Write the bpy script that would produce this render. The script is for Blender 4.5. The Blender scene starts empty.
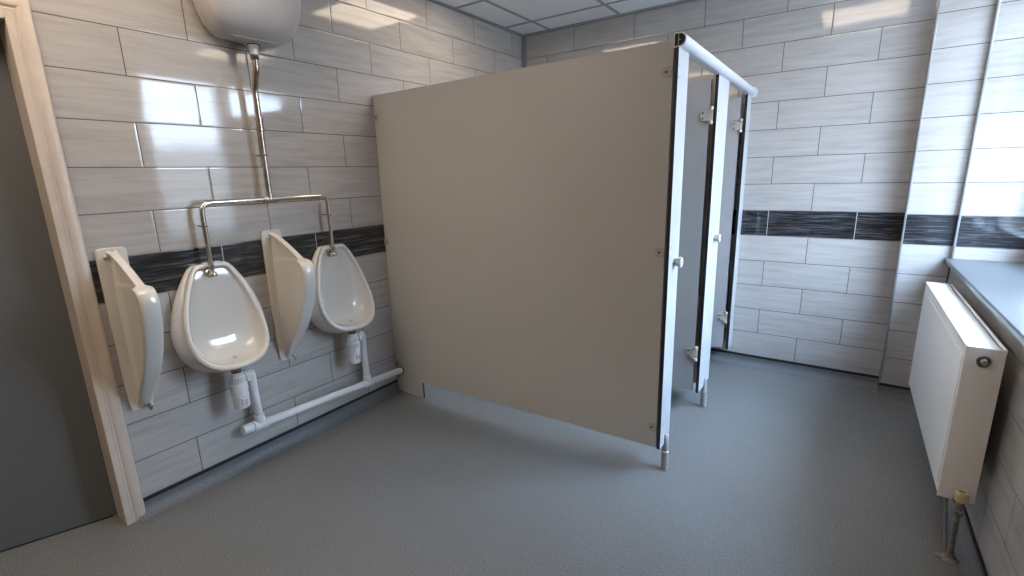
import bpy, bmesh, math, random
from mathutils import Vector, Matrix
random.seed(4)
sc = bpy.context.scene
col = sc.collection
PI = math.pi

# ------------------------------------------------------------------ sizes
CH = 0.083            # top of the coved skirting = bottom of the tiles
TH = 0.1766           # tile course height
TL = 0.4985           # tile length
YL = -0.0233          # joint phase, left wall
XB = 1.9760           # joint phase, back wall
YB = 2.8905           # back wall
YP = 2.775            # face of the boxed pier
XP = 2.705            # left edge of the pier
XR = 2.938            # right wall
CZ = 2.565            # ceiling
YF = -2.6             # wall behind the camera

# ------------------------------------------------------------------ materials
def new_mat(name):
    m = bpy.data.materials.new(name); m.use_nodes = True
    nt = m.node_tree
    b = nt.nodes['Principled BSDF']
    return m, nt, b

def simple(name, c, rough=0.5, metal=0.0, coat=0.0, bump=0.0, bscale=40, var=0.0, vscale=6, spec=0.5, coat_rough=0.05):
    m, nt, b = new_mat(name)
    b.inputs['Base Color'].default_value = (*c, 1)
    b.inputs['Roughness'].default_value = rough
    b.inputs['Metallic'].default_value = metal
    b.inputs['Coat Weight'].default_value = coat
    b.inputs['Coat Roughness'].default_value = coat_rough
    b.inputs['Specular IOR Level'].default_value = spec
    tc = nt.nodes.new('ShaderNodeTexCoord')
    if var:
        n = nt.nodes.new('ShaderNodeTexNoise'); n.inputs['Scale'].default_value = vscale; n.inputs['Detail'].default_value = 5
        nt.links.new(tc.outputs['Object'], n.inputs['Vector'])
        r = nt.nodes.new('ShaderNodeMapRange'); r.inputs['From Min'].default_value = .3; r.inputs['From Max'].default_value = .7
        r.inputs['To Min'].default_value = 1 - var; r.inputs['To Max'].default_value = 1 + var
        nt.links.new(n.outputs['Fac'], r.inputs['Value'])
        mx = nt.nodes.new('ShaderNodeVectorMath'); mx.operation = 'SCALE'
        mx.inputs[0].default_value = c
        nt.links.new(r.outputs['Result'], mx.inputs['Scale'])
        nt.links.new(mx.outputs['Vector'], b.inputs['Base Color'])
    if bump:
        n = nt.nodes.new('ShaderNodeTexNoise'); n.inputs['Scale'].default_value = bscale; n.inputs['Detail'].default_value = 3
        nt.links.new(tc.outputs['Object'], n.inputs['Vector'])
        bp = nt.nodes.new('ShaderNodeBump'); bp.inputs['Strength'].default_value = bump; bp.inputs['Distance'].default_value = 0.002
        nt.links.new(n.outputs['Fac'], bp.inputs['Height']); nt.links.new(bp.outputs['Normal'], b.inputs['Normal'])
    return m

class G:
    """tiny node-math helper"""
    def __init__(s, nt): s.nt = nt
    def m(s, op, a, b=None, c=None):
        n = s.nt.nodes.new('ShaderNodeMath'); n.operation = op
        for i, v in enumerate((a, b, c)):
            if v is None: continue
            if isinstance(v, (int, float)): n.inputs[i].default_value = v
            else: s.nt.links.new(v, n.inputs[i])
        return n.outputs[0]
    def vec(s, x, y, z):
        n = s.nt.nodes.new('ShaderNodeCombineXYZ')
        for i, v in enumerate((x, y, z)):
            if isinstance(v, (int, float)): n.inputs[i].default_value = v
            else: s.nt.links.new(v, n.inputs[i])
        return n.outputs[0]
    def noise(s, v, scale, detail=4, rough=.5):
        n = s.nt.nodes.new('ShaderNodeTexNoise'); n.inputs['Scale'].default_value = scale
        n.inputs['Detail'].default_value = detail; n.inputs['Roughness'].default_value = rough
        s.nt.links.new(v, n.inputs['Vector']); return n.outputs['Fac']
    def ramp(s, f, stops):
        n = s.nt.nodes.new('ShaderNodeValToRGB')
        while len(n.color_ramp.elements) < len(stops): n.color_ramp.elements.new(.5)
        for e, (p, c) in zip(n.color_ramp.elements, stops): e.position = p; e.color = (*c, 1)
        s.nt.links.new(f, n.inputs['Fac']); return n.outputs['Color']
    def mix(s, f, a, b):
        n = s.nt.nodes.new('ShaderNodeMix'); n.data_type = 'RGBA'
        for i, v in ((0, f), (6, a), (7, b)):
            if isinstance(v, (int, float)): n.inputs[i].default_value = v
            elif isinstance(v, tuple): n.inputs[i].default_value = (*v, 1)
            else: s.nt.links.new(v, n.inputs[i])
        return n.outputs[2]

def tile_mat(name, axis, phase, odd_int, light, joints=True, wave=1.0):
    """wood-effect ceramic wall tiles in half bond with one charcoal course"""
    m, nt, b = new_mat(name); g = G(nt)
    tc = nt.nodes.new('ShaderNodeTexCoord'); sp = nt.nodes.new('ShaderNodeSeparateXYZ')
    nt.links.new(tc.outputs['Object'], sp.inputs[0])
    u0 = sp.outputs[0 if axis == 'x' else 1]; z = sp.outputs[2]
    rz = g.m('DIVIDE', g.m('SUBTRACT', z, CH), TH)
    row = g.m('FLOOR', rz); fz = g.m('SUBTRACT', rz, row)
    # row index 0 at the floor; rows 0,2,4.. have integer joints on the left wall, odd rows half
    par = g.m('MODULO', row, 2)
    if not odd_int: par = g.m('SUBTRACT', 1, par)
    u = g.m('SUBTRACT', g.m('DIVIDE', g.m('SUBTRACT', u0, phase), TL), g.m('MULTIPLY', par, .5))
    cu = g.m('FLOOR', u); fu = g.m('SUBTRACT', u, cu)
    gw = 0.0019
    ez = g.m('MULTIPLY', g.m('MINIMUM', fz, g.m('SUBTRACT', 1, fz)), TH)
    eu = g.m('MULTIPLY', g.m('MINIMUM', fu, g.m('SUBTRACT', 1, fu)), TL)
    e = g.m('MINIMUM', ez, eu) if joints else ez
    grout = g.m('LESS_THAN', e, gw)
    band = g.m('COMPARE', row, 5.0, .1)
    wn = nt.nodes.new('ShaderNodeTexWhiteNoise'); wn.noise_dimensions = '2D'
    nt.links.new(g.vec(row, cu if joints else 3.0, 0), wn.inputs['Vector'])
    rnd = wn.outputs['Value']
    off = g.m('MULTIPLY', rnd, 37.0)
    gv = g.vec(g.m('ADD', g.m('MULTIPLY', u0, 2.2), off), g.m('MULTIPLY', z, 26), off)
    gr1 = g.noise(gv, 1.4, 6, .6)
    gv2 = g.vec(g.m('ADD', g.m('MULTIPLY', u0, 5), off), g.m('MULTIPLY', z, 120), off)
    gr2 = g.noise(gv2, 1.3, 5, .65)
    grain = g.m('ADD', g.m('MULTIPLY', gr1, .7), g.m('MULTIPLY', gr2, .3))
    grain = g.m('ADD', grain, g.m('MULTIPLY', g.m('SUBTRACT', rnd, .5), .05))
    lo, mi, hi = light
    cl = g.ramp(grain, [(.36, lo), (.5, mi), (.64, hi)])
    cd = g.ramp(g.m('ADD', g.m('MULTIPLY', gr1, .3), g.m('MULTIPLY', gr2, .7)), [(.38, (.010, .011, .013)), (.52, (.028, .029, .033)), (.68, (.16, .16, .17))])
    c = g.mix(band, cl, cd)
    gcol = g.mix(band, (.060, .053, .048), (.40, .39, .37))
    # the long joints beside the dark course stay dark
    c = g.mix(grout, c, gcol)
    nt.links.new(c, b.inputs['Base Color'])
    rough = g.m('ADD', g.m('ADD', .055, g.m('MULTIPLY', gr2, .03)), g.m('MULTIPLY', grout, .5))
    nt.links.new(rough, b.inputs['Roughness'])
    # slightly wavy glaze, pillowed tile edges
    wv = g.noise(tc.outputs['Object'], 7, 2)
    wv2 = g.noise(gv2, 1.0, 2)
    edge = nt.nodes.new('ShaderNodeMapRange'); edge.interpolation_type = 'SMOOTHSTEP'
    edge.inputs['From Min'].default_value = gw * .5; edge.inputs['From Max'].default_value = .008
    nt.links.new(e, edge.inputs['Value'])
    h = g.m('ADD', g.m('MULTIPLY', edge.outputs[0], .00030), g.m('MULTIPLY', wv, .0005 * wave))
    h = g.m('ADD', h, g.m('MULTIPLY', wv2, .00002 * wave))
    bp = nt.nodes.new('ShaderNodeBump'); bp.inputs['Strength'].default_value = 1; bp.inputs['Distance'].default_value = 1
    nt.links.new(h, bp.inputs['Height']); nt.links.new(bp.outputs['Normal'], b.inputs['Normal'])
    b.inputs['Specular IOR Level'].default_value = .62
    return m

LIGHT = ((.375, .352, .332), (.435, .410, .390), (.475, .45, .43))
M = {}
M['tile_left'] = tile_mat('wood effect tiles left', 'y', YL, True, LIGHT)
M['tile_back'] = tile_mat('wood effect tiles back', 'x', XB, False, LIGHT)
M['tile_pier'] = tile_mat('wood effect tiles pier', 'x', XB, False, LIGHT, joints=False)
M['tile_right'] = tile_mat('wood effect tiles right', 'y', 1.05 - TL * .5, True, LIGHT)
M['ceramic'] = simple('white vitreous china', (.64, .61, .565), .07, coat=.4, spec=.6, bump=.15, bscale=9)
M['cistern'] = simple('white cistern plastic', (.47, .445, .43), .28)
M['pvc'] = simple('white waste plastic', (.80, .80, .80), .28)
M['chrome'] = simple('worn chrome', (.60, .575, .54), .16, metal=1)
M['copper_chrome'] = simple('tarnished plated pipe', (.50, .42, .34), .2, metal=1, var=.25, vscale=14)
M['rubber'] = simple('black seal', (.010, .010, .011), .6)
M['core'] = simple('black laminate core', (.008, .009, .012), .55)
M['panel'] = simple('grey laminate panel', (.52, .505, .485), .42, var=.02, vscale=3, bump=.05, bscale=300)
M['pilaster'] = simple('pale grey laminate', (.43, .43, .44), .4, bump=.05, bscale=300)
M['door_grey'] = simple('mid grey laminate door', (.40, .405, .415), .42, bump=.05, bscale=300)
M['nylon'] = simple('ivory nylon fitting', (.50, .465, .41), .4)
M['nylon_taupe'] = simple('taupe nylon fitting', (.44, .41, .375), .45)
M['screw'] = simple('dark screw', (.08, .07, .06), .4, metal=.6)
M['alu'] = simple('satin aluminium', (.66, .68, .72), .36, metal=.35)
M['alu_foot'] = simple('satin aluminium foot', (.40, .40, .41), .4, metal=.25)
M['trim_alu'] = simple('aluminium tile trim', (.27, .27, .28), .32, metal=.55)
M['frame_paint'] = simple('old white gloss paint on wood', (.56, .475, .40), .36, var=.05, vscale=20, bump=.3, bscale=60)
M['leaf'] = simple('dark blue grey painted door', (.125, .13, .13), .36, bump=.25, bscale=220)
M['radiator'] = simple('white radiator enamel', (.86, .85, .83), .28)
M['radiator_end'] = simple('white radiator side panel', (.86, .84, .80), .32)
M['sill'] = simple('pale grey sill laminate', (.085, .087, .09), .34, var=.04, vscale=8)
M['upvc'] = simple('white window frame', (.8, .8, .8), .3)
M['ceil_bar'] = simple('ceiling grid bar', (.34, .34, .35), .5)
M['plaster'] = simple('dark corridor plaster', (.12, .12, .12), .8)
M['yellowed'] = simple('yellowed plastic cap', (.62, .50, .33), .4)
M['brass'] = simple('tarnished brass', (.25, .14, .08), .4, metal=.8)
M['silicone'] = simple('black skirting seal', (.004, .004, .005), .5)
M['old_pipe'] = simple('painted steel pipe', (.17, .165, .155), .45, var=.4, vscale=60)
M['ivory'] = simple('worn ivory collar', (.20, .19, .16), .5)
M['hole'] = simple('dark bore', (.01, .01, .01), .7)

def ceiling_mat():
    m, nt, b = new_mat('ceiling tile'); g = G(nt)
    tc = nt.nodes.new('ShaderNodeTexCoord')
    n = g.noise(tc.outputs['Object'], 90, 6, .7)
    c = g.ramp(n, [(.3, (.84, .85, .86)), (.6, (.90, .91, .92))])
    nt.links.new(c, b.inputs['Base Color']); b.inputs['Roughness'].default_value = .85
    bp = nt.nodes.new('ShaderNodeBump'); bp.inputs['Strength'].default_value = .3; bp.inputs['Distance'].default_value = .001
    nt.links.new(n, bp.inputs['Height']); nt.links.new(bp.outputs['Normal'], b.inputs['Normal'])
    return m
M['ceiling'] = ceiling_mat()

def floor_mat():
    m, nt, b = new_mat('speckled safety vinyl'); g = G(nt)
    tc = nt.nodes.new('ShaderNodeTexCoord')
    n1 = g.noise(tc.outputs['Object'], 330, 3, .75)
    n2 = g.noise(tc.outputs['Object'], 150, 4, .75)
    n3 = g.noise(tc.outputs['Object'], 2.2, 4, .6)
    base = g.ramp(g.m('ADD', g.m('MULTIPLY', n1, .6), g.m('MULTIPLY', n2, .4)), [(.40, (.088, .089, .089)), (.5, (.165, .167, .167)), (.60, (.285, .287, .287))])
    vo = nt.nodes.new('ShaderNodeTexVoronoi'); vo.inputs['Scale'].default_value = 170
    nt.links.new(tc.outputs['Object'], vo.inputs['Vector'])
    fl = g.m('LESS_THAN', vo.outputs['Distance'], .16)
    c = g.mix(g.m('MULTIPLY', fl, .55), base, (.42, .44, .45))
    dirt = nt.nodes.new('ShaderNodeMapRange'); dirt.inputs['From Min'].default_value = .35; dirt.inputs['From Max'].default_value = .7
    dirt.inputs['To Min'].default_value = .0; dirt.inputs['To Max'].default_value = .28
    nt.links.new(n3, dirt.inputs['Value'])
    c = g.mix(dirt.outputs[0], c, (.13, .124, .112))
    nt.links.new(c, b.inputs['Base Color'])
    b.inputs['Roughness'].default_value = .46
    bp = nt.nodes.new('ShaderNodeBump'); bp.inputs['Strength'].default_value = .35; bp.inputs['Distance'].default_value = .0008
    nt.links.new(n1, bp.inputs['Height']); nt.links.new(bp.outputs['Normal'], b.inputs['Normal'])
    return m
M['floor'] = floor_mat()
M['cove'] = simple('blue grey vinyl cove strip', (.135, .14, .146), .46, var=.3, vscale=170, bump=.3, bscale=260)

def emit(name, c, s):
    m = bpy.data.materials.new(name); m.use_nodes = True; nt = m.node_tree
    nt.nodes.remove(nt.nodes['Principled BSDF'])
    e = nt.nodes.new('ShaderNodeEmission'); e.inputs[0].default_value = (*c, 1); e.inputs[1].default_value = s
    nt.links.new(e.outputs[0], nt.nodes['Material Output'].inputs[0]); return m
M['diffuser'] = emit('lit ceiling diffuser', (1, .82, .63), 8.8)

def glass_mat():
    m = bpy.data.materials.new('window glass'); m.use_nodes = True; nt = m.node_tree
    nt.nodes.remove(nt.nodes['Principled BSDF'])
    t = nt.nodes.new('ShaderNodeBsdfTransparent'); t.inputs[0].default_value = (.93, .95, .95, 1)
    gl = nt.nodes.new('ShaderNodeBsdfGlossy'); gl.inputs['Roughness'].default_value = .02
    lw = nt.nodes.new('ShaderNodeLayerWeight'); lw.inputs[0].default_value = .5
    p5 = nt.nodes.new('ShaderNodeMath'); p5.operation = 'POWER'; p5.inputs[1].default_value = 5
    nt.links.new(lw.outputs['Facing'], p5.inputs[0])
    fr = nt.nodes.new('ShaderNodeMath'); fr.operation = 'MULTIPLY_ADD'; fr.inputs[1].default_value = .9; fr.inputs[2].default_value = .04
    nt.links.new(p5.outputs[0], fr.inputs[0])
    mx = nt.nodes.new('ShaderNodeMixShader')
    nt.links.new(fr.outputs[0], mx.inputs[0]); nt.links.new(t.outputs[0], mx.inputs[1]); nt.links.new(gl.outputs[0], mx.inputs[2])
    nt.links.new(mx.outputs[0], nt.nodes['Material Output'].inputs[0]); return m
M['glass'] = glass_mat()

# ------------------------------------------------------------------ mesh helpers
def obj(name, bm, mat, parent=None, smooth=None, **props):
    me = bpy.data.meshes.new(name)
    bmesh.ops.recalc_face_normals(bm, faces=bm.faces)
    if smooth is not None:
        ang = math.radians(smooth)
        for f in bm.faces: f.smooth = True
        for e in bm.edges:
            e.smooth = not (len(e.link_faces) == 2 and e.calc_face_angle(0) > ang)
    bm.to_mesh(me); bm.free()
    mats = mat if isinstance(mat, (list, tuple)) else [mat]
    for m in mats: me.materials.append(m)
    o = bpy.data.objects.new(name, me); col.objects.link(o)
    if parent is not None: o.parent = parent; o.matrix_parent_inverse = parent.matrix_world.inverted() if False else Matrix.Translation(-Vector(parent.location))
    for k, v in props.items(): o[k] = v
    return o

def thing(name, loc, label, cat, group=None):
    o = bpy.data.objects.new(name, None); col.objects.link(o); o.location = loc
    o.empty_display_size = .05
    o['label'] = label; o['category'] = cat
    if group: o['group'] = group
    return o

def box(bm, x0, x1, y0, y1, z0, z1, bev=0, seg=2, mi=0):
    r = bmesh.ops.create_cube(bm, size=1)
    vs = r['verts']
    for v in vs:
        v.co = Vector(((x0 + x1) / 2 + v.co.x * (x1 - x0), (y0 + y1) / 2 + v.co.y * (y1 - y0), (z0 + z1) / 2 + v.co.z * (z1 - z0)))
    fs = {f for v in vs for f in v.link_faces}
    for f in fs: f.material_index = mi
    if bev:
        es = list({e for v in vs for e in v.link_edges})
        bmesh.ops.bevel(bm, geom=es, offset=bev, segments=seg, affect='EDGES', profile=.5)
    return bm

def B(*a, **k):
    bm = bmesh.new(); box(bm, *a, **k); return bm

def ring(bm, c, n, u, r, seg):
    n = n.normalized(); v = n.cross(u).normalized(); u = v.cross(n).normalized()
    return [bm.verts.new(c + (u * math.cos(2 * PI * i / seg) + v * math.sin(2 * PI * i / seg)) * r) for i in range(seg)]

def bridge(bm, a, b, mi=0):
    n = len(a)
    for i in range(n):
        f = bm.faces.new((a[i], a[(i + 1) % n], b[(i + 1) % n], b[i])); f.material_index = mi

def fillet(pts, r, k=6):
    pts = [Vector(p) for p in pts]; out = [pts[0]]
    for i in range(1, len(pts) - 1):
        a, p, b = pts[i - 1], pts[i], pts[i + 1]
        da, db = (a - p), (b - p)
        th = da.angle(db); t = min(r / math.tan(th / 2), da.length * .49, db.length * .49)
        s, e = p + da.normalized() * t, p + db.normalized() * t
        for j in range(k + 1):
            q = j / k
            out.append(s * (1 - q) ** 2 + p * 2 * q * (1 - q) + e * q * q)
    out.append(pts[-1]); return out

def tube(bm, pts, r, seg=16, bend=0.03, cap=True, mi=0):
    P = fillet(pts, bend) if len(pts) > 2 else [Vector(p) for p in pts]
    d0 = (P[1] - P[0]).normalized()
    u = Vector((0, 0, 1)) if abs(d0.z) < .9 else Vector((1, 0, 0))
    prev = None; first = None
    for i, p in enumerate(P):
        if i == 0: d = P[1] - P[0]
        elif i == len(P) - 1: d = P[-1] - P[-2]
        else: d = (P[i + 1] - P[i]).normalized() + (P[i] - P[i - 1]).normalized()
        d.normalize()
        u = (u - d * u.dot(d)).normalized()
        rg = ring(bm, p, d, u, r, seg)
        if prev: bridge(bm, prev, rg, mi)
        else: first = rg
        prev = rg
    if cap:
        bm.faces.new(first).material_index = mi; bm.faces.new(prev).material_index = mi
    return bm

def lathe(bm, prof, origin=(0, 0, 0), axis=(0, 0, 1), seg=28, cap=True, mi=0):
    """prof: list of (radius, distance along axis)"""
    o = Vector(origin); a = Vector(axis).normalized()
    u = Vector((1, 0, 0)) if abs(a.x) < .9 else Vector((0, 1, 0))
    u = (u - a * u.dot(a)).normalized()
    prev = None; first = None
    for r, h in prof:
        rg = ring(bm, o + a * h, a, u, max(r, 1e-4), seg)
        if prev: bridge(bm, prev, rg, mi)
        else: first = rg
        prev = rg
    if cap: bm.faces.new(first).material_index = mi; bm.faces.new(prev).material_index = mi
    return bm

def T(*a, **k):
    bm = bmesh.new(); tube(bm, *a, **k); return bm
def Lz(*a, **k):
    bm = bmesh.new(); lathe(bm, *a, **k); return bm

def prism(bm, pts, d, mi=0):
    """closed polygon pts (3D) extruded by vector d"""
    a = [bm.verts.new(Vector(p)) for p in pts]; b = [bm.verts.new(Vector(p) + Vector(d)) for p in pts]
    n = len(a)
    bm.faces.new(a).material_index = mi; bm.faces.new(list(reversed(b))).material_index = mi
    for i in range(n):
        bm.faces.new((a[i], b[i], b[(i + 1) % n], a[(i + 1) % n])).material_index = mi
    return bm

def struct(name, bm, mat, parent=None, **k):
    return obj(name, bm, mat, parent, kind='structure', **k)

# ------------------------------------------------------------------ room shell
struct('floor', B(-1.6, 3.2, YF - .2, 3.1, -.06, 0), M['floor'])
bm = bmesh.new()                                   # left wall with the doorway
DY0, DY1, DZ = -1.165, -.318, 2.012
box(bm, -.11, 0, DY1, 3.1, 0, 2.75); box(bm, -.11, 0, YF - .2, DY0, 0, 2.75); box(bm, -.11, 0, DY0, DY1, DZ, 2.75)
struct('wall_left', bm, M['tile_left'])
struct('wall_back', B(0, XP + .1, YB, YB + .15, 0, 2.75), M['tile_back'])
bm = bmesh.new()
box(bm, XP, XR + .002, YP, YB + .15, 0, 2.75)
box(bm, XR + .002, 3.5, YP - .018, YB + .15, 0, 2.75)
struct('wall_back_pier', bm, M['tile_pier'])
WY0, WY1, WZ0, WZ1 = 1.10, YP - .018, .872, 2.50
bm = bmesh.new()                                   # right wall with the window opening
box(bm, XR, 3.5, YF - .2, WY0, 0, 2.75); box(bm, XR, 3.5, WY0, WY1, 0, WZ0); box(bm, XR, 3.5, WY0, WY1, WZ1, 2.75)
box(bm, XR, 3.5, WY1, YP, 0, WZ0)
struct('wall_right', bm, M['tile_right'])
struct('wall_front', B(0, 3.2, YF - .15, YF, 0, 2.75), M['tile_back'])
bm = bmesh.new()                                   # unseen corridor beyond the door, added to stop sky light leaking in
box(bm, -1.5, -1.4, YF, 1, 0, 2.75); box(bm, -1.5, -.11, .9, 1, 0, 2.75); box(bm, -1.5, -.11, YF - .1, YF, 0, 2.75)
struct('wall_corridor_unseen', bm, M['plaster'])
struct('ceiling_corridor_unseen', B(-1.5, -.11, YF, 1, 2.6, 2.7), M['plaster'])

# suspended ceiling: lay-in tiles, grid bars, lit panels
GX = [.267 + .6 * i for i in range(-1, 6)]; GY = [.206 + .6 * i for i in range(-5, 6)]
lights = [(.267, 1.406), (2.067, 1.406), (.267, -.394), (.267, -.994), (.267, -1.594), (.267, -2.194)]  # panels at negative y are added out of view to brighten the room's front
bm = bmesh.new()
for i in range(len(GX) - 1):
    for j in range(len(GY) - 1):
        x0, x1 = max(GX[i], 0), min(GX[i + 1], XR); y0, y1 = max(GY[j], YF), min(GY[j + 1], YB)
        if x1 - x0 < .01 or y1 - y0 < .01: continue
        if any(abs(GX[i] - lx) < .01 and abs(GY[j] - ly) < .01 for lx, ly in lights): continue
        box(bm, x0, x1, y0, y1, CZ + .004, CZ + .02)
box(bm, -.1, 3.3, YF, YB + .1, CZ + .12, CZ + .16)
ce = struct('ceiling', bm, M['ceiling'])
bm = bmesh.new()
for x in GX:
    if 0 < x < XR: box(bm, x - .012, x + .012, YF, YB, CZ, CZ + .006)
for y in GY:
    if YF < y < YB: box(bm, 0, XR, y - .012, y + .012, CZ - .0003, CZ + .006)
struct('ceiling_grid', bm, M['ceil_bar'], ce)
bm = bmesh.new()
box(bm, 0, .02, YF, YB, CZ - .004, CZ + .004); box(bm, 0, XR, YB - .02, YB, CZ - .004, CZ + .004)
box(bm, XR - .02, XR, YF, YB, CZ - .004, CZ + .004)
struct('trim_1', bm, M['ceil_bar'])
ll = ['square lit ceiling panel above the cubicles, beside the urinal wall', 'square lit ceiling panel near the window, above the cubicle doors',
      'added unseen ceiling light panel right above the near side of the room door', 'added unseen ceiling light panel right above the far side of the room door',
      'added unseen ceiling light panel between the room door and the front wall', 
      'added unseen ceiling light panel hard against the front wall']
for (x, y), lab in zip(lights, ll):
    t = thing('ceiling_light', (x + .3, y + .3, CZ), lab, 'light', 'lit panels in the suspended ceiling')
    bm = bmesh.new()
    for a in ((x + .012, x + .03, y + .012, y + .588), (x + .57, x + .588, y + .012, y + .588), (x + .03, x + .57, y + .012, y + .03), (x + .03, x + .57, y + .57, y + .588)):
        box(bm, *a, CZ - .002, CZ + .02)
    obj('light_frame', bm, M['upvc'], t)
    obj('diffuser', B(x + .03, x + .57, y + .03, y + .57, CZ + .006, CZ + .012), M['diffuser'], t, label='glowing warm white diffuser')

# coved vinyl skirting, black seal along its top
def cove(name, a, b, n):
    """from a to b along the wall, n = normal into the room"""
    a, b, n = Vector((*a, 0)), Vector((*b, 0)), Vector((*n, 0))
    prof = [(0, -.01), (.052, -.01), (.052, .0006), (.046, .0012), (.04, .0028), (.032, .0065), (.022, .0135), (.013, .0245), (.0075, .036), (.005, .048), (.005, .070), (0, .070)]
    bm = bmesh.new()
    A = [bm.verts.new(a + n * d + Vector((0, 0, z))) for d, z in prof]
    C = [bm.verts.new(b + n * d + Vector((0, 0, z))) for d, z in prof]
    for i in range(len(prof)): bm.faces.new((A[i], A[(i + 1) % len(prof)], C[(i + 1) % len(prof)], C[i]))
    bm.faces.new(A); bm.faces.new(C)
    o = struct(name, bm, M['cove'], smooth=35)
    bm = bmesh.new()
    d = b - a; L = d.length; d.normalize()
    pts = [a + Vector((0, 0, .0695)), a + n * .007 + Vector((0, 0, .0695)), a + n * .006 + Vector((0, 0, .083)), a + Vector((0, 0, .083))]
    prism(bm, pts, d * L)
    struct('skirting_seal', bm, M['silicone'], o)
cove('baseboard_left', (0, YB), (0, -.30), (1, 0))
cove('baseboard_left_front', (0, -1.25), (0, YF), (1, 0))
cove('baseboard_back', (0, YB), (XP, YB), (0, -1))
cove('baseboard_pier', (XP - .004, YP), (XR, YP), (0, -1))
cove('baseboard_right', (XR, YP), (XR, YF), (-1, 0))

# tile trims
bm = bmesh.new(); tube(bm, [(.012, YB - .012, CH), (.012, YB - .012, CZ)], .011, 12); box(bm, 0, .03, YB - .004, YB, CH, CZ); box(bm, 0, .004, YB - .03, YB, CH, CZ)
struct('trim_2', bm, M['trim_alu'], smooth=40)
struct('trim_3', B(XP - .004, XP + .006, YP - .004, YP + .006, .07, CZ, bev=.002), M['trim_alu'])
struct('trim_4', B(XR - .006, XR + .006, YP - .026, YP - .012, .9, CZ, bev=.003), M['trim_alu'])
struct('trim_5', B(XR - .004, XR + .001, YP - .006, YP, .083, .872), M['silicone'])

# window
bm = bmesh.new(); FX0, FX1 = 3.25, 3.31
f = .055
box(bm, FX0, FX1, WY0, WY0 + f, .9, WZ1, bev=.004); box(bm, FX0, FX1, WY1 - f, WY1, .9, WZ1, bev=.004)
box(bm, FX0, FX1, WY0, WY1, .9, .9 + f, bev=.004); box(bm, FX0, FX1, WY0, WY1, WZ1 - f, WZ1, bev=.004)
box(bm, FX0, FX1, 1.87, 1.97, .9, WZ1, bev=.004)
wf = struct('window_1', bm, M['upvc'])
bm = bmesh.new()                                   # opening sash in the far light
SY0, SY1 = 1.975, WY1 - f - .005
for a in ((SY0, SY0 + .05, .96, 2.44), (SY1 - .05, SY1, .96, 2.44), (SY0, SY1, .96, 1.01), (SY0, SY1, 2.39, 2.44), (SY0, SY1, 1.95, 2.03)):
    box(bm, FX0 - .012, FX1 - .01, *a, bev=.004)
struct('window_sash', bm, M['upvc'], wf)
struct('window_pane', B(3.28, 3.284, WY0 + .05, 1.88, .95, WZ1 - .05), M['glass'], wf)
struct('window_pane', B(3.276, 3.28, 1.99, WY1 - .06, .98, WZ1 - .08), M['glass'], wf)
bm = bmesh.new(); box(bm, 2.908, FX0 + .01, WY0 - .05, WY1, .874, .9, bev=.006, seg=3)
box(bm, 2.908, XR + .001, WY1 - .001, YP - .001, .874, .9, bev=.005, seg=2)
struct('window_sill', bm, M['sill'], wf)

# room door, ajar, with its lining and architrave
dr = bpy.data.objects.new('door_1', None); col.objects.link(dr); dr.location = (0, -.75, 0); dr['kind'] = 'structure'
bm = bmesh.new()
hp = Vector((-.110, -.336, 0)); dd = Vector((-.358, -.934, 0)).normalized(); nn = Vector((-dd.y, dd.x, 0))
if nn.x > 0: nn = -nn
z0, z1 = .007, 2.0
prism(bm, [hp + Vector((0, 0, z0)), hp + dd * .79 + Vector((0, 0, z0)), hp + dd * .79 + nn * .044 + Vector((0, 0, z0)), hp + nn * .044 + Vector((0, 0, z0))], (0, 0, z1 - z0))
struct('door_leaf', bm, M['leaf'], dr)
bm = bmesh.new()
prism(bm, [hp + dd * .02 + Vector((0, 0, .0)), hp + dd * .78 + Vector((0, 0, .0)), hp + dd * .78 + nn * .03 + Vector((0, 0, .0)), hp + dd * .02 + nn * .03 + Vector((0, 0, .0))], (0, 0, .008))
struct('door_seal', bm, M['rubber'], dr)
bm = bmesh.new()
for s, ye in ((1, DY1), (-1, DY0)):
    yi = ye - s * .004
    box(bm, -.112, .012, min(yi, ye - s * .022), max(yi, ye - s * .022), 0, DZ)
box(bm, -.112, .012, DY0 + .0225, DY1 - .0225, DZ - .024, DZ)
# door stop
box(bm, -.034, .011, DY1 - .026, DY1 - .018, 0, DZ - .02, bev=.002); box(bm, -.034, .011, DY0 + .018, DY0 + .026, 0, DZ - .02, bev=.002)
box(bm, -.034, .011, DY0 + .027, DY1 - .027, DZ - .030, DZ - .02, bev=.002)
struct('door_lining', bm, M['frame_paint'], dr)
# architrave profile: (distance from opening edge outward, thickness)
AP = [(0, 0), (0, .010), (.004, .0135), (.010, .0145), (.014, .0125), (.018, .0135), (.024, .018), (.034, .0215), (.045, .022), (.060, .021), (.070, .0175), (.076, .010), (.077, 0)]
oi = .008
bm = bmesh.new()
path = []
for d, t in AP:
    d *= .70; t *= .85
    a = DY1 - .004 + oi - .01 + d; c = DY0 + .004 - oi + .01 - d; h = DZ + oi - .01 + d
    path.append([(t, a, 0), (t, a, h), (t, c, h), (t, c, 0)])
V = [[bm.verts.new(p) for p in q] for q in path]
for i in range(len(V) - 1):
    for k in range(3): bm.faces.new((V[i][k], V[i][k + 1], V[i + 1][k + 1], V[i + 1][k]))
for k in (0, 3): bm.faces.new([v[k] for v in V])
struct('architrave', bm, M['frame_paint'], dr, smooth=25)

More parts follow.
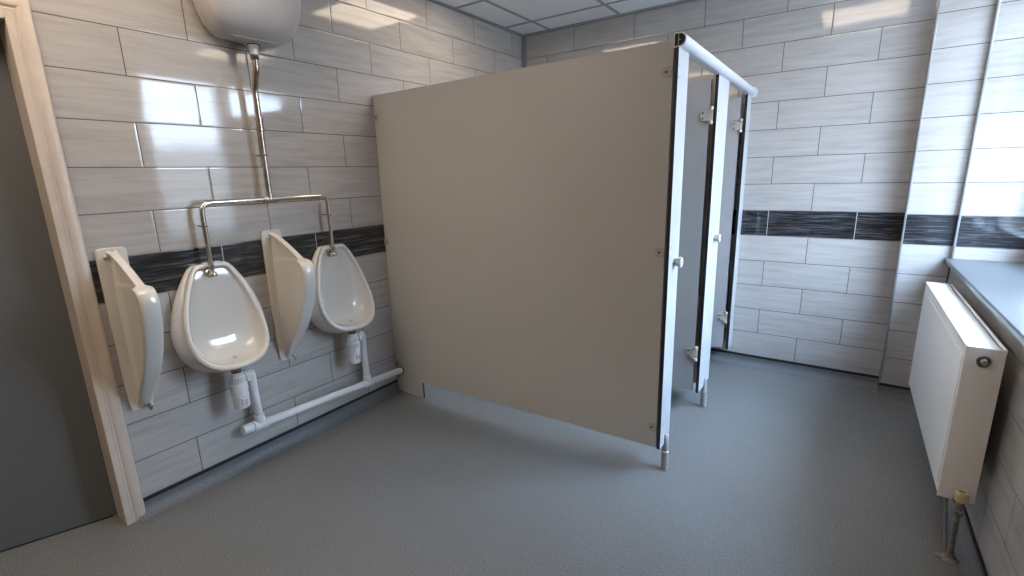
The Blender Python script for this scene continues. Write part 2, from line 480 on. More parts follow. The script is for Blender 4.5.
# ------------------------------------------------------------------ urinals
def urinal_bowl(cy):
    # rim: t -> (x, z, halfwidth)
    K = [(0, .040, 1.066, .058), (.06, .042, 1.060, .075), (.13, .048, 1.030, .093), (.24, .060, .976, .122), (.38, .077, .898, .152), (.50, .093, .828, .171),
         (.62, .112, .756, .181), (.72, .132, .700, .179), (.81, .155, .653, .162), (.88, .175, .622, .135), (.94, .191, .603, .096), (.98, .199, .594, .050), (1, .202, .591, .0)]
    def at(t):
        for a, b in zip(K, K[1:]):
            if t <= b[0]:
                q = (t - a[0]) / (b[0] - a[0]); return [a[i] + (b[i] - a[i]) * q for i in (1, 2, 3)]
        return list(K[-1][1:])
    half = []
    ts = [0, .03, .06, .11, .16, .23, .3, .38, .46, .54, .62, .69, .76, .82, .87, .91, .94, .963, .98, 1.0]
    # smooth the key curve
    raw = [at(t) for t in ts]
    for _ in range(2):
        sm = [raw[0]] + [[(raw[i - 1][k] + 2 * raw[i][k] + raw[i + 1][k]) / 4 for k in range(3)] for i in range(1, len(raw) - 1)] + [raw[-1]]
        raw = sm
    raw[-1][2] = 0
    top = [(raw[0][0], raw[0][1], 0.0)]
    right = [(x, z, w) for x, z, w in raw]
    loop = [(top[0][0], 0.0, top[0][1] + .001)]
    loop += [(x, w, z) for x, z, w in right]
    loop += [(x, -w, z) for x, z, w in reversed(right[:-1])]
    N = len(loop)
    C = Vector((.13, 0, .815))
    bm = bmesh.new()
    def rg(fn): return [bm.verts.new(Vector((0, cy, 0)) + fn(Vector(p))) for p in loop]
    zt, zb = 1.066, .591
    def body(s, zlow, wk):
        # s 0 at wall, 1 at rim
        def f(p):
            q = (zt - p.z) / (zt - zb)                     # 0 top .. 1 lip
            x = .002 + (p.x - .002) * s
            drop = q ** 3 * zlow
            k = wk if q < .6 else 1 + (wk - 1) * (1 - (q - .6) / .4 * .6)
            return Vector((x, p.y * k, p.z - drop))
        return f
    rings = []
    rings.append(rg(body(0, .020, 1.04)))
    rings.append(rg(body(.12, .034, 1.15)))
    rings.append(rg(body(.32, .038, 1.20)))
    rings.append(rg(body(.56, .030, 1.16)))
    rings.append(rg(body(.78, .016, 1.07)))
    def rim(dx, k, dz=0):
        def f(p):
            v = Vector((0, p.y, p.z - C.z)); 
            L = v.length; v = v * ((L + k) / L)
            return Vector((p.x + dx, v.y, C.z + v.z + dz))
        return f
    rings.append(rg(rim(-.022, -.004)))
    rings.append(rg(rim(-.014, .000)))
    rings.append(rg(rim(-.004, .001)))
    rings.append(rg(rim(.003, -.004)))
    rings.append(rg(rim(.005, -.011)))
    rings.append(rg(rim(.003, -.018)))
    rings.append(rg(rim(-.004, -.022)))
    rings.append(rg(rim(-.012, -.0245)))
    def inner(s, d, zz=0):
        def f(p):
            v = Vector((0, p.y, p.z - C.z)); L = v.length; v = v * ((L - .026) / L)
            y, z = v.y * s, C.z + v.z * s
            xr = p.x - .014
            xb = .036 + .0 * s
            q = max(0, (C.z - z) / .2)
            x = xr + (xb - xr) * d
            return Vector((x, y, z - zz * q))
        return f
    for s, d, zz in ((.985, .16, .004), (.955, .36, .007), (.91, .56, .008), (.84, .74, .006), (.74, .87, .002), (.60, .95, 0), (.42, .985, 0), (.22, 1, 0)):
        rings.append(rg(inner(s, d, zz)))
    for a, b in zip(rings, rings[1:]): bridge(bm, a, b)
    bm.faces.new(rings[0]); 
    c = bm.verts.new((.036, cy, C.z)); last = rings[-1]
    for i in range(N): bm.faces.new((last[i], last[(i + 1) % N], c))
    return bm

def urinal(cy, lab, lab2, ty):
    t = thing('urinal', (0, cy, .56), lab, 'urinal', 'wall-hung urinals')
    o = obj('bowl', urinal_bowl(cy), M['ceramic'], t, smooth=75)
    md = o.modifiers.new('sub', 'SUBSURF'); md.levels = 1; md.render_levels = 2
    # outlet grating and spigot
    bm = Lz([(.0, 0), (.010, 0), (.012, .002), (.0, .003)], (.125, cy, .628), (0, 0, 1), 20)
    obj('outlet', bm, M['ceramic'], t, smooth=40)
    obj('spigot', Lz([(.022, 0), (.024, .003), (.024, .035)], (.118, ty, .548), (0, 0, 1), 24), M['brass'], t, smooth=40)
    # bottle trap
    cy = ty
    b = thing('bottle_trap', (.12, cy, .375), lab2, 'trap', 'white plastic bottle traps')
    tx = .118
    obj('trap_body', Lz([(.027, .372), (.034, .376), (.0355, .384), (.0355, .43), (.037, .432), (.037, .440), (.0355, .442), (.0355, .458), (.039, .460), (.039, .492), (.036, .496), (.028, .500), (.024, .505)], (tx, cy, 0), seg=32), M['pvc'], b, smooth=35)
    bm = bmesh.new(); lathe(bm, [(.026, .503), (.031, .505), (.031, .532), (.027, .534), (.027, .552)], (tx, cy, 0), seg=32)
    for i in range(18):
        a = 2 * PI * i / 18; x, y = tx + math.cos(a) * .031, cy + math.sin(a) * .031
        box(bm, x - .002, x + .002, y - .002, y + .002, .507, .530)
    obj('union_nut', bm, M['pvc'], b, smooth=35)
    bm = bmesh.new()
    box(bm, tx + .030, tx + .041, cy - .012, cy - .007, .396, .425); box(bm, tx + .030, tx + .041, cy + .007, cy + .012, .396, .425); box(bm, tx + .030, tx + .0405, cy - .012, cy + .012, .420, .426)
    obj('cap_grip', bm, M['pvc'], b)
    # outlet arm to the drop pipe
    ex, ey = .055, cy + .115
    bm = T([(tx, cy + .01, .513), (tx - .006, cy + .055, .513)], .019, seg=20)
    lathe(bm, [(.020, 0), (.026, .001), (.026, .022), (.021, .024)], (tx - .002, cy + .03, .513), (-.12, 1, 0), 24)
    obj('trap_arm', bm, M['pvc'], b, smooth=40)
    return t

urinal(.149, 'white wall-hung urinal between the two ceramic dividers, nearest the room door', 'white plastic bottle trap under the urinal nearest the room door', .148)
urinal(.803, 'white wall-hung urinal between a ceramic divider and the grey cubicle panel', 'white plastic bottle trap under the urinal beside the cubicle panel', .808)

# waste pipe
w = thing('waste_pipe', (.055, .7, .18), 'white plastic waste pipe running low along the tiled wall under both urinals', 'pipe')
def wz(y): return .222 - (y - .16) * .055
obj('pipe', T([(.055, .185, wz(.185)), (.055, 1.2075, wz(1.2))], .0205, seg=24), M['pvc'], w, smooth=40)
obj('end_socket', Lz([(.019, 0), (.0245, .001), (.0255, .045), (.0245, .05), (.0205, .052)], (.055, .158, wz(.158)), (0, 1, -.055), 24), M['pvc'], w, smooth=40)
for cy in (.137, .775):
    ex, ey = .058, cy + .112 + (.045 if cy > .5 else 0)
    tx = .118
    ey = cy + .100 if cy < .5 else cy + .140
    bm = T([(tx - .006, cy + (.05 if cy < .5 else .075), .513), (ex + .008, ey, .515), (ex, ey + .004, .40), (.055, ey + .012, wz(ey) + .01)], .0195, seg=20, bend=.032)
    obj('drop_pipe', bm, M['pvc'], w, smooth=40)
    bm = Lz([(.0235, 0), (.0245, .002), (.0245, .040), (.0235, .042), (.020, .043)], (.055, ey + .012, wz(ey) + .012), (0.02, -.05, 1), 24)
    lathe(bm, [(.021, 0), (.0255, .001), (.0255, .07), (.021, .071)], (.055, ey - .025, wz(ey - .025)), (0, 1, -.055), 24)
    obj('tee', bm, M['pvc'], w, smooth=40)

# urinal dividers
def divider(cy, lab):
    t = thing('urinal_divider', (0, cy, .49), lab, 'divider', 'ceramic dividers beside the urinals')
    F = [(.016, .492), (.030, .503), (.045, .520), (.075, .555), (.11, .596), (.15, .642), (.19, .690), (.228, .745), (.262, .805), (.287, .865), (.304, .92), (.313, .965), (.313, 1.002), (.303, 1.030), (.286, 1.044), (.264, 1.051),
         (.250, 1.056), (.238, 1.063), (.222, 1.072), (.19, 1.091), (.15, 1.113), (.11, 1.134), (.07, 1.153), (.04, 1.165), (.016, 1.173)]
    SH = 15                                            # index of the shoulder
    # densify
    pts = []
    for i in range(len(F) - 1):
        n = 3
        for k in range(n):
            q = k / n; pts.append((F[i][0] * (1 - q) + F[i + 1][0] * q, F[i][1] * (1 - q) + F[i + 1][1] * q, i + q))
    pts.append((*F[-1], len(F) - 1))
    for _ in range(2):
        pts = [pts[0]] + [((pts[i-1][0] + 2*pts[i][0] + pts[i+1][0]) / 4, (pts[i-1][1] + 2*pts[i][1] + pts[i+1][1]) / 4, pts[i][2]) for i in range(1, len(pts) - 1)] + [pts[-1]]
    ds = [0, .002, .005, .010, .016, .022, .027, .032, .038, .046, .060]
    bm = bmesh.new()
    rows = {1: [], -1: []}
    for x, z, i in pts:
        up = min(1, max(0, (i - (SH - .6)) / 1.6)); up = up * up * (3 - 2 * up)
        q = i / (len(F) - 1)
        bx = .010; bz = z if i < 3 else (.50 + (z - .50) * 1.0)
        if i <= SH:
            bz = .495 + (min(i, SH) / SH) ** 1.35 * (1.035 - .495)
        else:
            bz = 1.035 + (i - SH) / (len(F) - 1 - SH) * (1.168 - 1.035)
        Lh = math.hypot(x - bx, z - bz)
        rimh = .032 * (1 - up) + .0145 * up
        if i < 4: rimh = .012 + .019 * (i / 4)
        pan = .0100 * (1 - up) + .0050 * up
        line = {1: [], -1: []}
        nd = len(ds) + 6
        for k in range(nd):
            if k < len(ds): d = ds[k] * (1 if up < .5 else .62)
            else: d = None
            if d is None: s = (.060 * (1 if up < .5 else .62)) / max(Lh, .07); s = s + (1 - s) * ((k - len(ds) + 1) / 6)
            else: s = d / max(Lh, .07)
            s = min(s, 1)
            dist = s * Lh
            rr = .011 * (1 - up) + .006 * up
            r1, r2 = (.026, .042) if up < .5 else (.014, .026)
            if dist < rr: h = rimh * math.sqrt(max(0, 1 - (1 - dist / rr) ** 2)) if dist > 0 else 0
            elif dist < r1: h = rimh
            elif dist < r2:
                e = (dist - r1) / (r2 - r1); e = e * e * (3 - 2 * e); h = rimh * (1 - e) + pan * e
            else: h = pan
            px, pz = x + (bx - x) * s, z + (bz - z) * s
            # foot of the fin spreads into the back plate
            wb = max(0, 1 - (px - .010) / .03); h = h + wb * wb * .010
            for sg in (1, -1):
                if h < 1e-5:
                    if sg == 1: v = bm.verts.new((px, cy, pz)); line[1].append(v); line[-1].append(v)
                else: line[sg].append(bm.verts.new((px, cy + sg * h, pz)))
        for sg in (1, -1): rows[sg].append(line[sg])
    for sg in (1, -1):
        R = rows[sg]
        for a, b in zip(R, R[1:]):
            for k in range(len(a) - 1):
                vs = []
                for v in (a[k], a[k + 1], b[k + 1], b[k]):
                    if v not in vs: vs.append(v)
                if len(vs) > 2:
                    try: bm.faces.new(vs)
                    except ValueError: pass
    for R in (0, -1):
        vs = rows[1][R] + list(reversed(rows[-1][R][1:]))
        try: bm.faces.new(vs)
        except ValueError: pass
    obj('screen_fin', bm, M['ceramic'], t, smooth=60)
    # wall plate, slightly tapering, rounded
    bm = bmesh.new()
    prism(bm, [(0, cy - .047, .492), (0, cy + .030, .488), (0, cy + .047, .60), (0, cy + .050, 1.168), (0, cy + .046, 1.180), (0, cy + .036, 1.186), (0, cy - .038, 1.186), (0, cy - .049, 1.181), (0, cy - .053, 1.168), (0, cy - .053, .60)], (.017, 0, 0))
    bmesh.ops.bevel(bm, geom=list(bm.edges), offset=.0035, segments=3, affect='EDGES')
    obj('wall_plate', bm, M['ceramic'], t, smooth=50)
    obj('screw_cap', Lz([(.0075, 0), (.0075, .004), (.004, .007), (.0, .0075)], (.017, cy - .024, 1.150), (1, 0, 0), 16), M['ceramic'], t, smooth=50)
    bm = bmesh.new(); box(bm, .045, .075, cy + .0, cy + .012, .505, .52, bev=.003); lathe(bm, [(.007, 0), (.007, .016), (.004, .018)], (.06, cy + .006, .492), (0, 0, 1), 14)
    obj('fixing_clip', bm, M['chrome'], t, smooth=40)
    return t
divider(-.195, 'white ceramic urinal divider next to the painted door frame')
divider(.470, 'white ceramic urinal divider between the two urinals')

# cistern and flush pipework
cyC = .458
t = thing('cistern', (0, cyC, 2.03), 'white wall-hung automatic flushing cistern above the urinals', 'cistern')
bm = bmesh.new()
secs = []
prof = [(2.030, .07, .045, .045), (2.033, .105, .080, .085), (2.042, .135, .095, .125), (2.060, .163, .107, .155), (2.09, .187, .112, .172), (2.14, .207, .116, .186), (2.20, .220, .118, .194), (2.30, .234, .120, .203), (2.40, .243, .122, .210)]
N = 40
for z, hw, xc, dp in prof:
    z = z + .012 * max(0, min(1, (2.3 - z) / .2))
    r = []
    for i in range(N):
        a = 2 * PI * i / N; c, s = math.cos(a), math.sin(a)
        e = .42
        X = abs(c) ** e * (1 if c > 0 else -1); Y = abs(s) ** e * (1 if s > 0 else -1)
        xx = .012 + dp * (X * .5 + .5) if z > 2.048 else .09 + X * dp * .5 + (.0)
        if z <= 2.048: xx = max(.014, .098 + X * dp * .62)
        r.append(bm.verts.new((xx, cyC + Y * hw, z)))
    secs.append(r)
for a, b in zip(secs, secs[1:]): bridge(bm, a, b)
bm.faces.new(secs[0]); bm.faces.new(secs[-1])
obj('tank', bm, M['cistern'], t, smooth=50)
bm = bmesh.new()
N2 = N; a = []; 
for z, k in ((2.395, 1.03), (2.40, 1.05), (2.425, 1.05), (2.437, 1.02), (2.440, .9)):
    r = []
    for i in range(N):
        an = 2 * PI * i / N; c, s = math.cos(an), math.sin(an); e = .42
        X = abs(c) ** e * (1 if c > 0 else -1); Y = abs(s) ** e * (1 if s > 0 else -1)
        r.append(bm.verts.new((max(.003, .116 + X * .108 * k), cyC + Y * .243 * k, z)))
    a.append(r)
for p, q in zip(a, a[1:]): bridge(bm, p, q)
bm.faces.new(a[0]); bm.faces.new(a[-1])
obj('lid', bm, M['cistern'], t, smooth=50)
OX = .098
bm = Lz([(.042, 0), (.044, -.004), (.040, -.009), (.026, -.010)], (OX, cyC, 2.045), seg=32)
obj('outlet_washer', bm, M['cistern'], t, smooth=40)
obj('outlet_seal', Lz([(.029, 0), (.029, -.004)], (OX, cyC, 2.0365), seg=32), M['rubber'], t, smooth=40)
obj('outlet_nut', Lz([(.023, 0), (.0235, -.006), (.019, -.010), (.0175, -.030), (.0165, -.040)], (OX, cyC, 2.033), seg=28), M['pvc'], t, smooth=40)
obj('overflow_hole', Lz([(.006, 0), (.006, -.002)], (OX + .035, cyC - .062, 2.050), seg=16), M['hole'], t)

t = thing('flush_pipe', (.06, cyC, 1.03), 'tarnished metal flush pipe forking from the cistern down to both urinals', 'pipe')
PX = .062
obj('down_pipe', T([(OX, cyC, 1.997), (OX, cyC, 1.93), (PX, cyC, 1.84), (PX, cyC, 1.345)], .0135, seg=18, bend=.09), M['copper_chrome'], t, smooth=50)
obj('top_nut', Lz([(.0155, 0), (.0180, .002), (.0180, .022), (.014, .026)], (OX, cyC, 1.970), seg=6), M['copper_chrome'], t)
bm = bmesh.new(); lathe(bm, [(.0138, 0), (.0185, .002), (.0185, .016), (.0155, .018), (.0155, .044), (.0185, .046), (.0185, .062), (.0138, .064)], (PX, cyC, 1.660), seg=20)
obj('coupling', bm, M['copper_chrome'], t, smooth=40)
bm = bmesh.new(); lathe(bm, [(.0138, 0), (.0162, .001), (.0162, .007), (.0138, .008)], (PX, cyC, 1.545), seg=20); box(bm, .0, PX - .008, cyC - .003, cyC + .003, 1.5465, 1.5525)
obj('pipe_clip', bm, M['brass'], t, smooth=40)
bm = bmesh.new(); lathe(bm, [(.0118, 0), (.0155, .001), (.0155, .07), (.0118, .071)], (PX, cyC - .0355, 1.340), (0, 1, 0), 20); lathe(bm, [(.0165, 0), (.0165, .028), (.0140, .029)], (PX, cyC, 1.340), (0, 0, 1), 20)
obj('tee', bm, M['chrome'], t, smooth=40)
for cy, s in ((.140, -1), (.780, 1)):
    obj('branch_pipe', T([(PX, cyC + s * .03, 1.340), (PX, cy, 1.340), (PX, cy, 1.065)], .011, seg=16, bend=.045), M['chrome'], t, smooth=50)
    bm = bmesh.new(); lathe(bm, [(.0112, 0), (.0135, .001), (.0135, .006), (.0112, .007)], (PX, cy, 1.235), seg=18); box(bm, 0, PX - .006, cy - .0025, cy + .0025, 1.236, 1.241)
    obj('pipe_clip', bm, M['brass'], t, smooth=40)
    bm = bmesh.new(); lathe(bm, [(.010, .050), (.0135, .048), (.0135, .026), (.0105, .022), (.0105, .012), (.019, .006), (.021, -.002), (.020, -.008), (.0, -.009)], (PX, cy, 1.020), seg=24)
    lathe(bm, [(.019, 0), (.021, .004), (.021, .010), (.017, .014)], (.028, cy, 1.022), (1, 0, 0), 24)
    lathe(bm, [(.011, 0), (.011, .03)], (.036, cy, 1.022), (1, 0, 0), 20)
    obj('spreader', bm, M['chrome'], t, smooth=40)

# ------------------------------------------------------------------ toilet cubicles
def bracket(parent, x, z, y, sx, mat):
    """round-ended nylon bracket flat on the panel face (facing -y); sx = side its flange stands on"""
    bm = bmesh.new(); n = 14; pts = []
    r = .021
    for i in range(n + 1):
        a = PI / 2 + PI * i / n
        pts.append((x + sx * (-0) + math.cos(a) * r * sx, y, z + math.sin(a) * r))
    pts += [(x + sx * .022, y, z - r), (x + sx * .022, y, z + r)]
    prism(bm, pts, (0, -.005, 0))
    bmesh.ops.bevel(bm, geom=[e for e in bm.edges if all(abs(v.co.y - (y - .005)) < 1e-5 for v in e.verts)], offset=.0015, segments=2, affect='EDGES')
    o = obj('panel_bracket', bm, mat, parent, smooth=40)
    obj('bracket_screw', Lz([(.0055, 0), (.0055, .0015), (.002, .0018)], (x, y - .005, z), (0, -1, 0), 14), M['screw'], o)

t = thing('cubicle_side_panel', (.9, 1.209, 0), 'large grey laminate cubicle side panel facing the room, standing off the floor', 'partition')
XE = 1.787
def panel_bm(y0, y1):
    bm = bmesh.new()
    pts = [(.004, y0, .0), (.015, y0, 0)]
    pts = [(.004, y0, .10), (.004, y0, .034), (.012, y0, .022), (.030, y0, .0165), (.248, y0, .004), (.248, y0, .118), (XE, y0, .143), (XE, y0, 1.925), (.004, y0, 1.908)]
    prism(bm, pts, (0, y1 - y0, 0)); bm.normal_update()
    for f in bm.faces:
        if abs(f.normal.y) < .5: f.material_index = 1
    return bm
obj('panel', panel_bm(1.209, 1.222), [M['panel'], M['core']], t)
bracket(t, XE - .024, 1.81, 1.209, 1, M['nylon_taupe']); bracket(t, XE - .022, 1.08, 1.209, 1, M['nylon_taupe']); bracket(t, XE - .022, .245, 1.209, 1, M['nylon_taupe'])
for z in (1.782, 1.030, .205):
    bm = bmesh.new(); prism(bm, [(.004, 1.209, z - .02), (.028, 1.209, z - .02), (.036, 1.209, z - .012), (.038, 1.209, z), (.036, 1.209, z + .012), (.028, 1.209, z + .02), (.004, 1.209, z + .02)], (0, -.005, 0))
    o = obj('wall_bracket', bm, M['nylon_taupe'], t)
    obj('bracket_screw', Lz([(.006, 0), (.006, .0015), (.003, .002)], (.024, 1.204, z), (0, -1, 0), 14), M['screw'], o)
bm = bmesh.new()
a = [(0.0215, 0), (.027, 0), (.027, .004), (.0215, .004)]
zc = wz(1.2)
prev = None; rr = []
for r, h in ((.0207, 0), (.027, 0), (.027, -.003), (.0207, -.003)):
    rr.append(ring(bm, Vector((.055, 1.209 + h, zc)), Vector((0, 1, 0)), Vector((1, 0, 0)), r, 24))
for i in range(4): bridge(bm, rr[i], rr[(i + 1) % 4])
obj('pipe_seal', bm, M['rubber'], t, smooth=40)

t = thing('cubicle_divider_panel', (.9, 2.05, 0), 'grey laminate divider panel between the two cubicles, behind the middle pilaster', 'partition')
obj('panel', panel_bm(2.045, 2.058), [M['panel'], M['core']], t)

# pilasters: (y0, y1, z0)
PXF = 1.810; PXB = 1.794
pl = [(1.200, 1.343, 'pale narrow cubicle pilaster at the end of the large side panel', 1.275),
      (1.910, 2.165, 'pale cubicle pilaster standing between the two open doors', 2.045),
      (2.757, YB, 'pale cubicle pilaster fixed against the tiled back wall', None)]
for k, (y0, y1, lab, fy) in enumerate(pl):
    t = thing('cubicle_pilaster', (1.802, (y0 + y1) / 2, 0), lab, 'pilaster', 'pale pilasters along the cubicle fronts')
    bm = B(PXB, PXF, y0, y1, .143, 1.90)
    for f in bm.faces:
        n = f.normal
        if abs(f.calc_center_median().x - PXF) > 1e-4 and abs(f.calc_center_median().x - PXB) > 1e-4: f.material_index = 1
    obj('pilaster_board', bm, [M['pilaster'], M['core']], t)
    if fy:
        # adjustable foot: clamp shoe over the board's edge, leg, collar, base
        fx = PXF + .004
        bm = bmesh.new()
        lathe(bm, [(.0165, .0), (.0172, .003), (.0172, .095), (.0175, .097), (.0175, .103), (.0145, .105), (.0145, .165), (.011, .182), (.004, .189)], (fx, fy, 0), seg=26)
        o = obj('foot', bm, M['alu_foot'], t, smooth=35)
        obj('foot_collar', Lz([(.0170, 0), (.0184, .001), (.0184, .004), (.0170, .005)], (fx, fy, .098), seg=26), M['chrome'], o, smooth=35)
        if k == 0 or k == 1:
            ky = 1.285 if k == 0 else 2.055
            kz = 1.030 if k == 0 else 1.045
            bm = Lz([(.018, 0), (.018, .016), (.023, .018), (.0245, .021), (.0245, .028), (.022, .032), (.0, .0325)], (PXF, ky, kz), (1, 0, 0), 24)
            o = obj('lock_knob', bm, M['nylon'], t, smooth=35)
            obj('knob_screw', Lz([(.004, 0), (.004, .001)], (PXF + .0325, ky, kz), (1, 0, 0), 12), M['screw'], o)
    # face screws of the brackets / hinges
    ys = {0: 1.222, 1: 1.945, 2: 2.80}[k]
    for z in ({0: (1.81, 1.08, .245), 1: (1.70, .39), 2: (1.69, .39)}[k]):
        for dz in (-.022, .022):
            obj('fixing_screw', Lz([(.006, 0), (.006, .001), (.003, .0028)], (PXF, ys, z + dz), (1, 0, 0), 14), M['alu_foot'], t, smooth=40)

# doors folded inwards, hinged on the pilasters' near edges
for k, (yh, lab) in enumerate(((1.912, 'grey cubicle door standing open inwards, hinged on the middle pilaster'), (2.747, 'grey cubicle door standing open inwards beside the back wall'))):
    t = thing('cubicle_door', (1.78, yh, .16), lab, 'door', 'grey cubicle doors standing open')
    yy = yh
    bm = B(1.235, 1.774, yy, yy + .013, .150, 1.878); bm.normal_update()
    for f in bm.faces:
        if abs(abs(f.normal.y)) < .5: f.material_index = 1
    obj('door_board', bm, [M['door_grey'], M['core']], t)
    for z in (1.70, .385):
        bm = bmesh.new()
        box(bm, 1.730, 1.764, yy - .006, yy, z - .026, z + .026, bev=.002)
        box(bm, 1.764, 1.790, yy - .008, yy - .001, z - .026, z + .026, bev=.002)
        h = obj('hinge', bm, M['nylon'], t)
        bm = bmesh.new()
        lathe(bm, [(.010, -.043), (.011, -.042), (.011, -.029), (.010, -.028)], (1.782, yy - .006, z), seg=18)
        lathe(bm, [(.010, .028), (.011, .029), (.011, .042), (.010, .043)], (1.782, yy - .006, z), seg=18)
        obj('hinge_barrel', bm, M['nylon'], h, smooth=40)
        for dz in (-.014, .014):
            obj('hinge_screw', Lz([(.005, 0), (.005, .001), (.002, .0015)], (1.742, yy - .006, z + dz), (0, -1, 0), 12), M['screw'], h)

# head rail: D-section extrusion, open black end
t = thing('head_rail', (1.815, 1.2, 1.9), 'round-fronted aluminium head rail along the top of the cubicle pilasters', 'rail')
bm = bmesh.new(); pts = []
hx, hz, hr = 1.812, 1.921, .026
ye0 = 1.196
for i in range(17):
    a = PI / 2 - (PI + .15) * i / 16
    pts.append((hx + math.cos(a) * hr, ye0, hz + math.sin(a) * hr))
pts.append((hx - .022, ye0, hz - .027)); pts.append((hx - .022, ye0, hz + .026))
inner = [(hx - .006 + (p[0] - hx + .006) * .86, ye0, hz + (p[2] - hz) * .86) for p in pts]
A = [bm.verts.new(p) for p in pts]; I = [bm.verts.new(p) for p in inner]
A2 = [bm.verts.new((p[0], YB - .001, p[2])) for p in pts]; I2 = [bm.verts.new((p[0], ye0 + .12, p[2])) for p in inner]
bridge(bm, A, I); bridge(bm, A2, A); bridge(bm, I, I2); bm.faces.new(A2); bm.faces.new(I2)
obj('rail_extrusion', bm, M['alu'], t, smooth=40)
bm = bmesh.new()
prism(bm, [(p[0], ye0 + .003, p[2]) for p in inner], (0, .01, 0))
o = obj('end_insert', bm, M['rubber'], t)
bm = B(hx - .006, hx - .004, ye0 + .0, ye0 + .004, hz - .022, hz + .022); lathe(bm, [(.004, 0), (.004, .003)], (hx - .002, ye0 + .003, hz), (0, -1, 0), 12)
obj('end_rib', bm, M['alu_foot'], o)
bm = bmesh.new(); lathe(bm, [(.034, 0), (.034, -.004), (.027, -.006)], (hx, YB, hz), (0, 1, 0), 28)
obj('wall_socket', bm, M['alu'], t, smooth=40)

# ------------------------------------------------------------------ radiator
RX0, RX1, RY0, RY1, RZ0, RZ1 = 2.798, 2.900, 1.258, 2.372, .250, .826
t = thing('radiator', (2.85, 1.8, RZ0), 'white flat-fronted panel radiator on the right wall below the window sill'.replace('right', 'window'), 'radiator')
bm = bmesh.new()
# front panel with a shallow pressed border
box(bm, RX0 + .004, RX0 + .014, RY0 + .002, RY1 - .002, RZ0, RZ1 - .004, bev=.004, seg=3)
box(bm, RX0, RX0 + .006, RY0 + .030, RY1 - .030, RZ0 + .030, RZ1 - .045, bev=.004, seg=3)
obj('front_panel', bm, M['radiator'], t, smooth=40)
obj('back_panel', B(RX1 - .014, RX1 - .002, RY0 + .004, RY1 - .004, RZ0, RZ1 - .006, bev=.003), M['radiator'], t)
bm = bmesh.new()
for i in range(28):
    y = RY0 + .03 + (RY1 - RY0 - .06) * i / 27
    box(bm, RX0 + .016, RX1 - .016, y - .0015, y + .0015, RZ0 + .03, RZ1 - .03)
obj('convector_fins', bm, M['radiator'], t)
for y0, y1 in ((RY0, RY0 + .006), (RY1 - .006, RY1)):
    obj('side_panel', B(RX0 + .001, RX1, y0, y1, RZ0, RZ1, bev=.0028, seg=3), M['radiator_end'], t, smooth=40)
bm = bmesh.new()
box(bm, RX0 + .012, RX1 - .006, RY0 + .006, RY1 - .006, RZ1 - .012, RZ1 - .006)
box(bm, RX0 + .001, RX0 + .009, RY0, RY1, RZ1 - .014, RZ1 + .001, bev=.003, seg=3)
box(bm, RX1 - .007, RX1 + .001, RY0, RY1, RZ1 - .014, RZ1 + .001, bev=.003, seg=3)
obj('top_cover', bm, M['radiator'], t, smooth=40)
vx, vz = 2.850, .778
bm = bmesh.new(); 
for rr_, hh in (((.0, .0), None),): pass
rs = [(.0195, .0), (.0205, -.003), (.017, -.0035), (.0155, -.001), (.0155, .004)]
lathe(bm, rs, (vx, RY0, vz), (0, 1, 0), 28, cap=True)
o = obj('vent_plug_ring', bm, M['chrome'], t, smooth=40)
obj('bleed_screw', Lz([(.0105, -.001), (.0105, -.008), (.0085, -.010), (.0, -.010)], (vx, RY0, vz), (0, 1, 0), 6), M['nylon'], o)
obj('screw_hole', Lz([(.0032, -.0101), (.0032, -.0108)], (vx, RY0, vz), (0, 1, 0), 12), M['hole'], o)

t = thing('radiator_valve', (2.857, 1.225, .02), 'tarnished lockshield valve with a yellowed cap at the foot of the radiator', 'valve')
ux, uy, uz = 2.857, 1.222, .280
obj('valve_body', Lz([(.012, -.065), (.014, -.060), (.014, -.045), (.011, -.043), (.013, -.030), (.013, -.004)], (ux, uy, uz), seg=20), M['old_pipe'], t, smooth=40)
obj('union', Lz([(.010, 0), (.0145, .003), (.0145, .016), (.010, .018), (.010, .037)], (ux - .006, uy, uz - .012), (0, 1, 0), 6), M['brass'], t)
bm = bmesh.new(); rs = []
for r, h in ((.0165, -.008), (.0185, -.006), (.0185, .026), (.017, .029), (.0115, .029), (.0115, .012)):
    rs.append(ring(bm, Vector((ux, uy, uz + h)), Vector((0, 0, 1)), Vector((1, 0, 0)), r, 24))
for a, b in zip(rs, rs[1:]): bridge(bm, a, b)
bm.faces.new(rs[0]); bm.faces.new(rs[-1])
for i in range(20):
    a = 2 * PI * i / 20; x, y = ux + math.cos(a) * .0183, uy + math.sin(a) * .0183
    box(bm, x - .0012, x + .0012, y - .0012, y + .0012, uz - .004, uz + .024)
o = obj('valve_cap', bm, M['yellowed'], t, smooth=40)
obj('cap_bore', Lz([(.0112, 0), (.0112, .001)], (ux, uy, uz + .0125), seg=20), M['hole'], o)
obj('tail_pipe', T([(ux, uy, uz - .06), (ux + .006, uy + .03, .12), (ux + .012, uy + .05, .0)], .0085, seg=14, bend=.05), M['old_pipe'], t, smooth=50)
obj('second_tail_pipe', T([(ux - .028, uy + .07, uz - .028), (ux - .010, uy + .065, .10), (ux + .002, uy + .052, .01)], .0055, seg=12, bend=.05), M['trim_alu'], t, smooth=50)
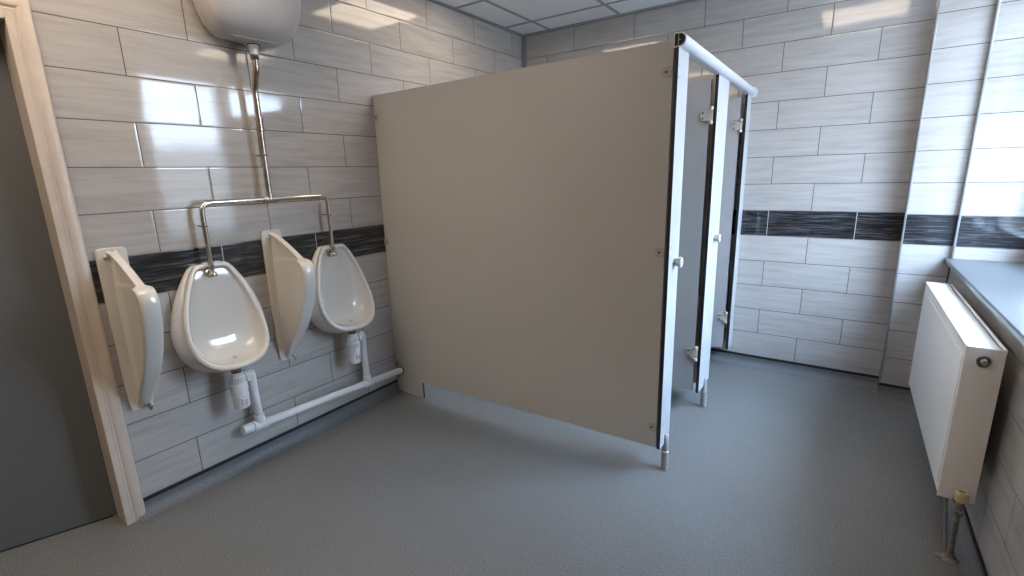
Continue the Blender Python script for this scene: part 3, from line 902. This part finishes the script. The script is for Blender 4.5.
bm = bmesh.new(); lathe(bm, [(.027, 0), (.027, .003), (.015, .012), (.011, .035), (.009, .038)], (ux + .012, uy + .05, .0), seg=22)
box(bm, ux - .03, ux + .012, uy + .038, uy + .060, 0, .006, bev=.002)
obj('floor_collar', bm, M['ivory'], t, smooth=40)

# lifted edge of the skirting vinyl near the pier: torn flap
# ------------------------------------------------------------------ camera
cam = bpy.data.cameras.new('camera'); co = bpy.data.objects.new('camera', cam); col.objects.link(co)
a, b, c = 1.3409760917851838, -0.02697253974415675, 0.605338123241938
R = Matrix.Rotation(c, 3, 'Z') @ Matrix.Rotation(a, 3, 'X') @ Matrix.Rotation(b, 3, 'Z')
co.matrix_world = Matrix.Translation((2.418503569, -.869387333, 1.425968067)) @ R.to_4x4()
cam.sensor_fit = 'HORIZONTAL'; cam.sensor_width = 36
cam.lens = 483.868273 / 1024 * 36
cam.clip_start = .02; cam.clip_end = 100
sc.camera = co

# ------------------------------------------------------------------ daylight
wd = bpy.data.worlds.new('sky'); sc.world = wd; wd.use_nodes = True
nt = wd.node_tree; g = G(nt)
bg = nt.nodes['Background']
tc = nt.nodes.new('ShaderNodeTexCoord'); sp = nt.nodes.new('ShaderNodeSeparateXYZ')
nt.links.new(tc.outputs['Generated'], sp.inputs[0])
cc = g.ramp(sp.outputs[2], [(0.0, (.045, .054, .066)), (.050, (.060, .070, .086)), (.066, (.17, .205, .26)), (.36, (.19, .24, .31)), (.62, (.28, .38, .53)), (.8, (.36, .50, .72)), (1, (.36, .50, .72))])
nt.links.new(cc, bg.inputs[0]); bg.inputs[1].default_value = 90.0

sc.view_settings.view_transform = 'Standard'
sc.view_settings.look = 'None'
sc.view_settings.gamma = 1
sc.view_settings.use_curve_mapping = False
sc.view_settings.exposure = 0
sc.cycles.use_denoising = True
sc.cycles.max_bounces = 10
sc.cycles.diffuse_bounces = 6
sc.cycles.glossy_bounces = 5
sc.cycles.transparent_max_bounces = 12
sc.cycles.sample_clamp_indirect = 40
